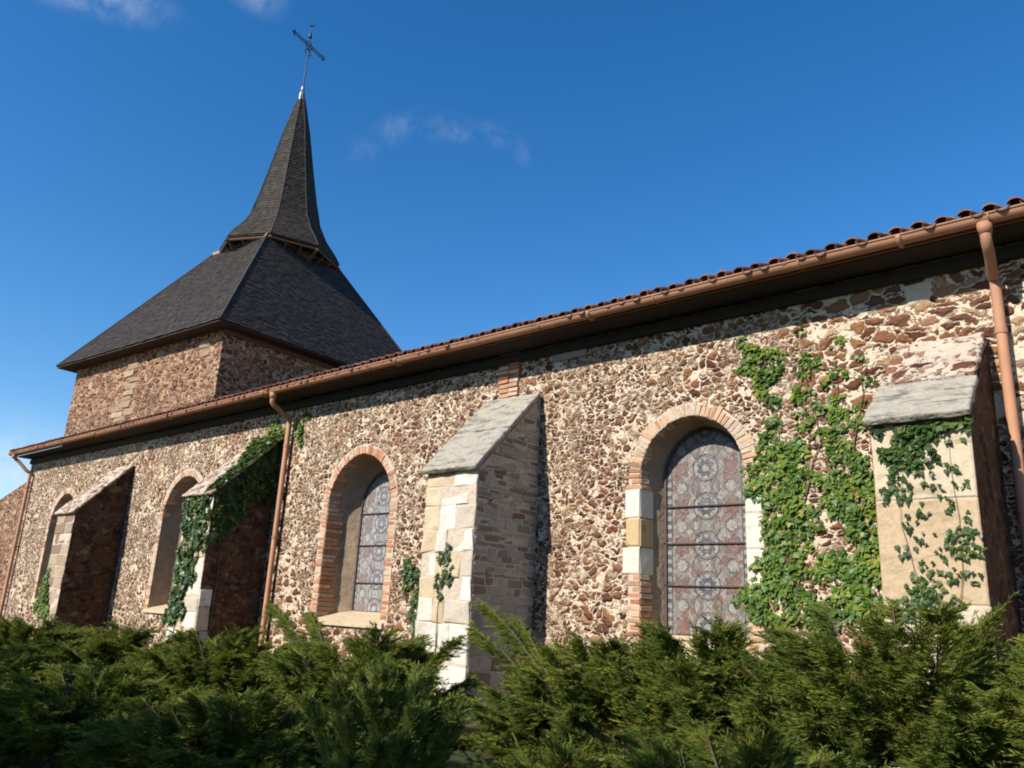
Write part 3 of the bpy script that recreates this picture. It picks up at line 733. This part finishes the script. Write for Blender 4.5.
for s in (-1, 1):
    for q in (.25, .5, .75): cr.tube([K(s * q * .8, CZ - .06), K(s * q * .8, CZ + .06)], .016, 6)
    cr.tube([K(s * .80, CZ - .12), K(s * .88, CZ), K(s * .80, CZ + .12)], .026, 6); cr.tube([K(s * .8, CZ), K(s * .97, CZ)], .03, 6, True, .01)
    cr.tube([K(s * .06, CZ - .45), K(s * .17, CZ - .34), K(s * .10, CZ - .22), K(s * .02, CZ - .2)], .018, 6)
cr.tube([K(.17 * math.cos(a * math.pi / 8), CZ + .17 * math.sin(a * math.pi / 8)) for a in range(17)], .016, 6)
cr.tube([S_(23.05), S_(23.17), S_(23.26)], .075, 8, True, .04)
cr.tube([K(-.10, 23.5), K(.03, 23.56), K(.16, 23.74)], .03, 6, True, .015)
cr.build('cross', 'iron', spire)

# ------------------------------------------------------------------ ivy
LOBES = [(0, -.08), (.30, -.30), (.42, -.02), (.62, .18), (.34, .30), (.30, .52), (0, 1.0), (-.30, .52), (-.34, .30), (-.62, .18), (-.42, -.02), (-.30, -.30)]
LB = np.array([(0., .18)] + LOBES)          # centre then rim
def ivy_leaves(name, mname, parent, spots, o, u, v, nrm, cover, size=(.045, .085), thick=.09, seed=1, droop=.5, clump=1.0):
    """spots: (a, b, radius) on the plane o + a*u + b*v; a leaf has twelve rim points round a centre"""
    rg = np.random.default_rng(seed); o, u, v, nrm = (np.array(q, float) for q in (o, u, v, nrm))
    A, Bc, T_, S = [], [], [], []
    sub = []
    for (a, b, r) in spots:                       # each clump breaks up into smaller tufts with gaps
        if r < .12: sub.append((a, b, r)); continue
        for _ in range(int(13 * clump)):
            q, th = r * math.sqrt(rg.random()), rg.random() * 6.283
            sub.append((a + q * math.cos(th), b + q * math.sin(th), r * rg.uniform(.25, .48)))
    spots = sub
    for (a, b, r) in spots:
        n = int(cover * math.pi * r * r / .0026) + 2
        rr = r * 1.12 * np.sqrt(rg.random(n)) * (1 + .16 * rg.standard_normal(n)); th = rg.random(n) * 2 * np.pi
        A.append(a + rr * np.cos(th)); Bc.append(b + rr * np.sin(th)); T_.append(np.clip(1 - (rr / r) ** 2, 0, 1) * min(1., r / .2))
    A, Bc, T_ = map(np.concatenate, (A, Bc, T_)); n = len(A)
    pos_ = o + A[:, None] * u + Bc[:, None] * v + nrm * (.012 + thick * T_ * rg.random(n))[:, None]
    sz = rg.uniform(*size, n)
    tilt = rg.normal(droop, .28, n); yaw = rg.normal(0, .35, n); roll = rg.normal(0, .6, n)
    N = nrm * np.cos(tilt)[:, None] + v * np.sin(tilt)[:, None] + u * np.sin(yaw)[:, None]; N /= np.linalg.norm(N, axis=1)[:, None]
    tip = -v * np.cos(roll)[:, None] + u * np.sin(roll)[:, None]; tip -= N * (N * tip).sum(1)[:, None]; tip /= np.linalg.norm(tip, axis=1)[:, None]
    sd_ = np.cross(tip, N)
    curl = -.12 * np.abs(LB[:, 0])
    V = pos_[:, None, :] + sz[:, None, None] * (LB[None, :, 0, None] * sd_[:, None, :] + LB[None, :, 1, None] * tip[:, None, :] + curl[None, :, None] * N[:, None, :])
    tri = []
    k = len(LOBES)
    faces = np.array([(0, 1 + i, 1 + (i + 1) % k) for i in range(k)])
    me = bpy.data.meshes.new(name); nv = V.shape[1]
    me.vertices.add(n * nv); me.vertices.foreach_set('co', V.astype(np.float32).ravel())
    F = (faces[None] + (np.arange(n) * nv)[:, None, None]).reshape(-1).astype(np.int32)
    me.loops.add(len(F)); me.loops.foreach_set('vertex_index', F); me.polygons.add(len(F) // 3); me.polygons.foreach_set('loop_start', np.arange(0, len(F), 3, dtype=np.int32))
    me.update(calc_edges=True); me.materials.append(M[mname]); ob = bpy.data.objects.new(name, me); C.objects.link(ob); ob.parent = parent
    return ob
def ivy_stem(parent, paths, r=.009):
    s = MB()
    for p in paths:
        q = [Vector(p[0])]
        for a, b in zip(p[:-1], p[1:]):
            for k in range(1, 5): q.append(Vector(a).lerp(Vector(b), k / 4) + Vector((rnd.uniform(-.03, .03), rnd.uniform(-.004, .004), rnd.uniform(-.02, .02))))
        s.tube(q, r, 5, True, r * .35)
    return s.build('stems', 'stem', parent)
X, Z_, NY = (1, 0, 0), (0, 0, 1), (0, -1, 0)
main = [(-3.98, 4.70, .17), (-3.75, 4.62, .18), (-3.85, 4.40, .14), (-3.74, 4.15, .10), (-3.76, 3.9, .11), (-3.80, 3.62, .17), (-3.60, 3.45, .22), (-3.92, 3.25, .2), (-3.62, 3.12, .25), (-3.40, 3.2, .15), (-3.75, 2.85, .24), (-3.50, 2.72, .22), (-3.70, 2.45, .24),
        (-3.88, 2.1, .22), (-3.66, 2.12, .2), (-4.08, 1.86, .18), (-3.80, 1.80, .24), (-3.5, 1.78, .2), (-3.25, 1.66, .16), (-3.0, 3.75, .09), (-2.98, 3.52, .14), (-2.92, 3.25, .22), (-2.74, 3.1, .16), (-2.90, 2.95, .22), (-2.76, 2.75, .2), (-2.82, 2.5, .2), (-2.70, 2.3, .17), (-2.78, 2.05, .2), (-2.98, 1.85, .2), (-2.72, 1.7, .18), (-3.12, 3.0, .12)]
sparse = [(-2.95, 4.78, .09), (-2.94, 4.4, .1), (-3.22, 4.1, .10), (-2.65, 4.26, .08), (-3.35, 4.99, .07), (-4.10, 5.0, .09), (-3.0, 4.0, .12), (-3.3, 4.55, .14), (-3.4, 4.2, .12), (-3.1, 4.3, .10), (-2.75, 3.85, .14), (-3.4, 3.9, .12), (-3.1, 3.75, .12), (-2.68, 4.55, .06), (-3.05, 2.2, .2), (-3.35, 2.25, .2)]
iv = thing('ivy', 'dense green ivy climbing the wall between the large stained glass window and the right buttress', 'ivy', (-3.5, -.05, 0))
keep(ivy_leaves('leaves', 'ivy', None, main, (0, 0, 0), X, Z_, NY, 1.65, (.034, .072), .12, 3, .42, 1.0), iv)
keep(ivy_leaves('stray_leaves', 'ivy', None, sparse, (0, 0, 0), X, Z_, NY, .75, (.035, .07), .05, 4), iv)
keep(ivy_stem(None, [[(-3.8, -.02, 0), (-3.75, -.02, 1.6), (-3.5, -.02, 2.7), (-3.7, -.02, 3.8), (-3.9, -.02, 4.7), (-4.1, -.02, 5.05)], [(-3.0, -.02, 0), (-2.9, -.02, 1.8), (-2.85, -.02, 3.0), (-3.0, -.02, 3.9), (-2.95, -.02, 4.8)],
                     [(-3.5, -.02, 2.7), (-3.2, -.02, 3.6), (-3.4, -.02, 4.9)], [(-2.9, -.02, 3.2), (-2.7, -.02, 4.0), (-2.66, -.02, 4.5)]]), iv)
b3s = [(-2.10, 3.30, .15), (-1.88, 3.28, .15), (-1.63, 3.33, .11), (-1.47, 3.38, .07), (-2.03, 3.06, .14), (-1.98, 3.2, .12), (-1.8, 3.15, .1)]
b3d = [(-2.09, 2.75, .12), (-2.0, 2.54, .08), (-1.83, 2.89, .09), (-1.62, 3.0, .08), (-1.66, 2.72, .09), (-1.6, 2.36, .13), (-1.49, 2.31, .09), (-1.85, 2.19, .11), (-1.95, 1.94, .14), (-1.84, 1.80, .17), (-2.01, 1.77, .12), (-1.71, 2.07, .07), (-1.57, 2.07, .09), (-2.05, 2.28, .07), (-1.55, 2.85, .06), (-1.52, 2.55, .05), (-1.9, 2.4, .07), (-1.88, 2.65, .07)]
iv = thing('ivy', 'ivy hanging under the weathered cap of the cream stone buttress at the right', 'ivy', (-1.85, -1.3, 0))
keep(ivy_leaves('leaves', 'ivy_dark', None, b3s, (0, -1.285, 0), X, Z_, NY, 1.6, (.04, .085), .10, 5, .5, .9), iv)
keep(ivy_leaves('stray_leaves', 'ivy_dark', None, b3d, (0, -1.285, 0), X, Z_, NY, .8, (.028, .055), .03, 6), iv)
keep(ivy_stem(None, [[(-1.9, -1.3, 0), (-1.9, -1.3, 1.7), (-2.05, -1.3, 2.5), (-2.0, -1.3, 3.3)], [(-1.75, -1.3, 1.5), (-1.58, -1.3, 2.3), (-1.62, -1.3, 3.3)]], .004), iv)
iv = thing('ivy', 'small sprig of ivy on the white stone front of the middle buttress', 'ivy', (-7.85, -1.3, 0))
keep(ivy_leaves('leaves', 'ivy_dark', None, [(-7.86, 2.25, .10), (-7.76, 2.03, .10), (-7.92, 1.94, .09), (-7.80, 2.38, .06), (-7.9, 1.75, .05)], (0, -1.29, 0), X, Z_, NY, 1.5, (.04, .07), .05, 7), iv)
keep(ivy_stem(None, [[(-7.9, -1.3, .1), (-7.88, -1.3, 1.6), (-7.84, -1.3, 2.4)]], .007), iv)
iv = thing('ivy', 'small ivy tuft on the wall beside the left edge of the middle buttress', 'ivy', (-9.7, -.05, 0))
keep(ivy_leaves('leaves', 'ivy_dark', None, [(-10.0, 2.2, .14), (-9.9, 1.95, .15), (-9.75, 1.75, .13), (-9.8, 2.1, .12), (-9.7, 1.5, .14), (-9.6, 1.25, .15)], (0, 0, 0), X, Z_, NY, 1.4, (.045, .08), .08, 8), iv)
keep(ivy_stem(None, [[(-9.7, -.02, 0), (-9.75, -.02, 1.2), (-9.9, -.02, 2.2)]], .007), iv)
iv = thing('ivy', 'thick dark ivy draped over the buttress beside the middle downpipe', 'ivy', (-14.6, -.6, 0))
du, dz_ = 1.28 / math.hypot(1.28, 1.24), 1.24 / math.hypot(1.28, 1.24)
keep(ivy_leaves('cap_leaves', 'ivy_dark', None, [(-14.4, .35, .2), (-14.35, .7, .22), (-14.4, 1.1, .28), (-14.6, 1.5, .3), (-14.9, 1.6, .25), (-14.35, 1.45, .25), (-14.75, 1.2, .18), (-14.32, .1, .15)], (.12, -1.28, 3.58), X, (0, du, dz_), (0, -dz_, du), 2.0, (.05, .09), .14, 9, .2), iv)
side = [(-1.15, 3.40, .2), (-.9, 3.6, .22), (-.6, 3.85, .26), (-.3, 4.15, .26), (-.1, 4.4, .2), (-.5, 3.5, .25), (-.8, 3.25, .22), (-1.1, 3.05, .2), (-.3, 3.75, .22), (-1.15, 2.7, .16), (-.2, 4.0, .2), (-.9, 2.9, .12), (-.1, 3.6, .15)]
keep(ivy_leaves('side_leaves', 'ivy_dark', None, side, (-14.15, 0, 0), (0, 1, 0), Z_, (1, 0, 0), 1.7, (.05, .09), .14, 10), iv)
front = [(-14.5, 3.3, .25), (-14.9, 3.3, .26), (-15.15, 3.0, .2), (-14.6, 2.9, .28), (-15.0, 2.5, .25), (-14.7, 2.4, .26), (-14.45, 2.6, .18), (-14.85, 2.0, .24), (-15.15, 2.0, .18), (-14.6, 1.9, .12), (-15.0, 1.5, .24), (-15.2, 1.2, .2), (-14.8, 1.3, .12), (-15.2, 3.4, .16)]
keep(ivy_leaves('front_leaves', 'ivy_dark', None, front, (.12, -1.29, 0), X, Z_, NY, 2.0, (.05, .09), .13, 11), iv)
keep(ivy_leaves('wall_leaves', 'ivy', None, [(-14.42, 5.05, .14), (-14.1, 4.85, .16), (-13.55, 4.9, .14), (-13.48, 4.65, .12), (-13.36, 5.12, .12), (-14.3, 4.7, .2), (-14.75, 4.75, .14), (-15.0, 4.55, .14), (-14.55, 4.85, .16), (-14.0, 4.55, .14), (-15.2, 4.85, .06)], (0, 0, 0), X, Z_, NY, 1.2, (.05, .09), .08, 12), iv)
keep(ivy_stem(None, [[(-14.14, -1.0, 0), (-14.14, -1.0, 2.4), (-14.14, -.7, 3.6), (-14.14, -.15, 4.4)], [(-14.9, -1.3, 0), (-14.9, -1.3, 1.8), (-14.7, -1.3, 3.3)]], .012), iv)
iv = thing('ivy', 'small pale ivy at the foot of the grey faced leftmost buttress', 'ivy', (-21.5, -1.2, 0))
keep(ivy_leaves('leaves', 'ivy', None, [(-21.7, 1.6, .2), (-21.5, 1.25, .24), (-21.75, 1.1, .24), (-21.3, 1.0, .18), (-21.6, 1.95, .1)], (0, -1.22, 0), X, Z_, NY, 1.3, (.05, .08), .08, 13), iv)
keep(ivy_stem(None, [[(-21.6, -1.23, 0), (-21.6, -1.23, 1.9)]], .008), iv)

# ------------------------------------------------------------------ junipers
def juniper(x, y, rx, ry, h, seed, label, mname='juniper', nmain=76, up=0., extra=(), spread=1.0):
    """spreading juniper: main limbs arch outwards, side sprays carry flat feathery twigs"""
    rg = np.random.default_rng(seed); root = thing('juniper', label, 'juniper shrub', (x, y, 0), 'spreading junipers in front of the church wall')
    limbs = []
    for i in range(nmain):
        az = 2.39996 * i + rg.normal(0, .25)
        if up:
            el = np.radians(rg.uniform(up, 88)); L = rg.uniform(.6, 1.05)
            tip = np.array([np.cos(az) * np.cos(el) * rx * 2.2, np.sin(az) * np.cos(el) * ry * 2.2, np.sin(el) * h]) * L
        else:
            f = (i + .5) / nmain
            if i % 3 == 2: rho = rg.uniform(.75, 1.05); z = h * rg.uniform(.08, .55)          # skirt
            else: rho = np.sqrt(rg.random()) * .95; z = h * (1 - .38 * rho ** 2) * rg.uniform(.80, .96)
            tip = np.array([np.cos(az) * rho * rx, np.sin(az) * rho * ry, z])
        limbs.append(tip)
    for e_ in extra: limbs.append(np.array(e_, float))
    quads = []; br = MB(); upv = np.array([0, 0, 1.])
    wind = np.array([-.28, .05, .10])                 # tips lean the same way
    for tip in limbs:
        base = np.array([rg.normal(0, .10), rg.normal(0, .10), .02])
        hor = np.array([tip[0], tip[1], 0.])
        ctrl = base + (tip - base) * .5 + np.array([0, 0, (.20 * np.linalg.norm(hor) if not up else .02)]) - hor * (.12 if not up else 0)
        n = 16; t = np.linspace(0, 1, n)[:, None]
        P = (1 - t) ** 2 * base + 2 * t * (1 - t) * ctrl + t ** 2 * tip
        br.tube([Vector(p) for p in P[::3]], .014, 5, True, .004)
        D = np.gradient(P, axis=0); D /= np.linalg.norm(D, axis=1)[:, None]
        ll = np.linalg.norm(tip - base)
        ns = int(ll * 52) + 20
        ts = rg.uniform(.34, 1., ns) ** .62
        idx = np.clip((ts * (n - 1)), 0, n - 1.001); i0 = idx.astype(int); fr_ = (idx - i0)[:, None]
        O = P[i0] * (1 - fr_) + P[i0 + 1] * fr_; Dd = D[i0]
        S = np.cross(Dd, upv); S /= np.linalg.norm(S, axis=1)[:, None] + 1e-6; U = np.cross(S, Dd)
        roll = rg.choice([0., np.pi], ns) + rg.normal(0, .32, ns)
        ang = rg.uniform(.25, .75, ns)
        out_ = np.array([np.cos(rg.random() * 6.283), np.sin(rg.random() * 6.283), 0.]) * 0
        sdir = Dd * np.cos(ang)[:, None] + (S * np.cos(roll)[:, None] + U * np.sin(roll)[:, None]) * np.sin(ang)[:, None]
        if not up:
            hn = hor / (np.linalg.norm(hor) + 1e-6)
            sdir = sdir * np.array([1, 1, .30]) + hn * .35 + wind
        sdir /= np.linalg.norm(sdir, axis=1)[:, None]
        slen = rg.uniform(.13, .36, ns) * (1.15 - .62 * ts) * (1. if not up else .6)
        nt = 15
        tt_ = np.linspace(.06, 1., nt)[None, :, None]
        spr = O[:, None, :] + sdir[:, None, :] * slen[:, None, None] * tt_ + np.array([0, 0, .10 if up else -.04]) * (tt_ ** 2) * slen[:, None, None] + (tt_ ** 2) * slen[:, None, None] * rg.normal(0, .22, (ns, 1, 3))
        fl = np.cross(sdir, upv); fl /= np.linalg.norm(fl, axis=1)[:, None] + 1e-6
        fl = fl[:, None, :] + .28 * rg.standard_normal((ns, 1, 3)); fl /= np.linalg.norm(fl, axis=2)[:, :, None]
        for sgn in (-1, 1):
            tl = (.045 + .045 * rg.random((ns, nt, 1))) * (1.15 - .5 * tt_)
            a2 = rg.uniform(.30, .80, (ns, nt, 1))
            td = sdir[:, None, :] * np.cos(a2) + sgn * fl * np.sin(a2) + .20 * rg.standard_normal((ns, nt, 3)); td /= np.linalg.norm(td, axis=2)[:, :, None]
            wv_ = np.cross(td, np.array([.3, -.8, .5]) + .5 * rg.standard_normal((ns, nt, 3))); wv_ /= np.linalg.norm(wv_, axis=2)[:, :, None] + 1e-6
            w_ = .0038
            q = np.stack([spr, spr + td * tl * .45 + wv_ * w_, spr + td * tl, spr + td * tl * .45 - wv_ * w_], axis=2)
            quads.append(q.reshape(-1, 3))
        e0 = spr[:, -1, :]; wv_ = np.cross(sdir, rg.standard_normal((ns, 3))); wv_ /= np.linalg.norm(wv_, axis=1)[:, None]
        q = np.stack([spr[:, 5, :], e0 + wv_ * .005, e0 + sdir * .05, e0 - wv_ * .005], axis=1); quads.append(q.reshape(-1, 3))
    V = np.concatenate(quads)
    V = V[np.repeat(V.reshape(-1, 4, 3)[:, :, 2].min(1) > -.02, 4)]
    raw_mesh('foliage', V, 4, mname, root); br.build('branches', 'bark', root)
    return root
juniper(-4.0, -3.1, 1.15, 1.0, 1.5, 21, 'broad juniper just right of the middle buttress with one long spray reaching up left', extra=[(-1.45, .1, 1.62), (-1.2, .3, 1.5), (-1.3, -.2, 1.4)])
juniper(-3.0, -3.3, 1.35, 1.0, 1.66, 22, 'juniper in front of the large stained glass window and thick ivy')
juniper(-1.55, -3.3, 1.3, 1.0, 1.92, 23, 'tallest juniper below the ivy covered cream buttress')
juniper(-.3, -3.4, 1.2, 1.0, 1.74, 24, 'juniper at the right edge below the right downpipe')
juniper(-1.9, -5.0, 1.2, .9, 1.12, 25, 'low juniper at the front right with dark hollow above it')
juniper(-.55, -5.3, 1.0, .9, 1.18, 26, 'front juniper cut by the lower right corner')
juniper(-3.0, -5.0, .8, .8, .85, 27, 'low juniper in front right of the middle buttress foot')
juniper(-4.15, -5.35, .44, .44, 1.10, 28, 'small pale green upright juniper standing before the middle buttress', 'juniper_light', 46, 52.)
juniper(-6.15, -3.9, 1.2, 1.0, 1.44, 29, 'juniper left of the middle buttress below the second window with long sprays', extra=[(-1.9, .2, 1.5), (-1.5, .4, 1.45), (.9, .2, 1.3)])
juniper(-8.4, -4.0, 1.5, 1.1, 1.28, 30, 'juniper in front of the middle downpipe foot')
juniper(-11.2, -3.9, 1.4, 1.1, 1.22, 31, 'juniper in front of the ivy draped buttress')
juniper(-13.6, -4.2, 1.5, 1.2, 1.22, 32, 'leftmost juniper in front of the grey faced buttress')
juniper(-5.6, -5.6, 1.1, .9, 1.0, 33, 'dark front juniper left of the small pale upright one')
juniper(-7.6, -5.7, 1.3, 1.0, 1.0, 34, 'dark juniper at the lower left of the front row')
juniper(-9.9, -5.9, 1.4, 1.1, 1.0, 35, 'dark juniper in the lower left corner')

# ------------------------------------------------------------------ unseen trees added behind the viewer to shade the nearest junipers
M['leaf'] = leafy('tree_leaves', [(0., (.035, .06, .015)), (.5, (.06, .10, .025)), (1., (.10, .13, .035))], .5, .25)
def tree(x, y, h, r, seed, label):
    rg = np.random.default_rng(seed); root = thing('tree', label, 'tree', (x, y, 0))
    tk = MB(); tk.tube([(0, 0, -.1), (.05, .03, h * .25), (-.04, .06, h * .55), (.0, .0, h * .85)], .20, 10, True, .05)
    cl = []
    for k in range(16):
        a = 2.4 * k; z0 = h * rg.uniform(.22, .6); rr = r * rg.uniform(.45, .9); z1 = min(h * .9, z0 + h * rg.uniform(.12, .3))
        e = Vector((math.cos(a) * rr, math.sin(a) * rr, z1)); tk.tube([(0, 0, z0), Vector((e.x * .5, e.y * .5, (z0 + z1) / 2 + .1)), e], .06, 6, True, .015); cl.append(e)
    tk.build('trunk', 'bark', root)
    cl += [Vector((rg.normal(0, r * .3), rg.normal(0, r * .3), h * rg.uniform(.6, .93))) for _ in range(10)] + [Vector((rg.normal(0, r * .5), rg.normal(0, r * .5), h * rg.uniform(.3, .7))) for _ in range(14)]
    V = []
    for c_ in cl:
        n = 420; p = np.array(c_) + rg.standard_normal((n, 3)) * np.array([.36, .36, .26]) * r * .55
        a = rg.standard_normal((n, 3)); a /= np.linalg.norm(a, axis=1)[:, None]; b = np.cross(a, rg.standard_normal((n, 3))); b /= np.linalg.norm(b, axis=1)[:, None]
        s_ = rg.uniform(.06, .13, (n, 1)); V.append(np.stack([p - a * s_, p + b * s_ * .55, p + a * s_, p - b * s_ * .55], 1).reshape(-1, 3))
    V = np.concatenate(V); V = V[np.repeat(V.reshape(-1, 4, 3)[:, :, 2].max(1) < h, 4)]
    raw_mesh('crown', V, 4, 'leaf', root)
tree(-15.5, -14.2, 6.9, 2.7, 51, 'leafy tree added for shade behind the viewer on the left, farthest from the camera')
tree(-12.6, -14.0, 6.8, 2.7, 52, 'leafy tree added for shade behind the viewer between two other trees')
tree(-9.6, -14.1, 6.6, 2.5, 53, 'leafy tree added for shade in the middle of the row behind the viewer')
tree(-6.3, -14.3, 7.0, 2.5, 54, 'leafy tree added for shade behind the viewer, second from the camera on the right')
tree(-2.9, -14.2, 7.3, 2.5, 55, 'leafy tree added for shade behind the viewer on the far right of its row')
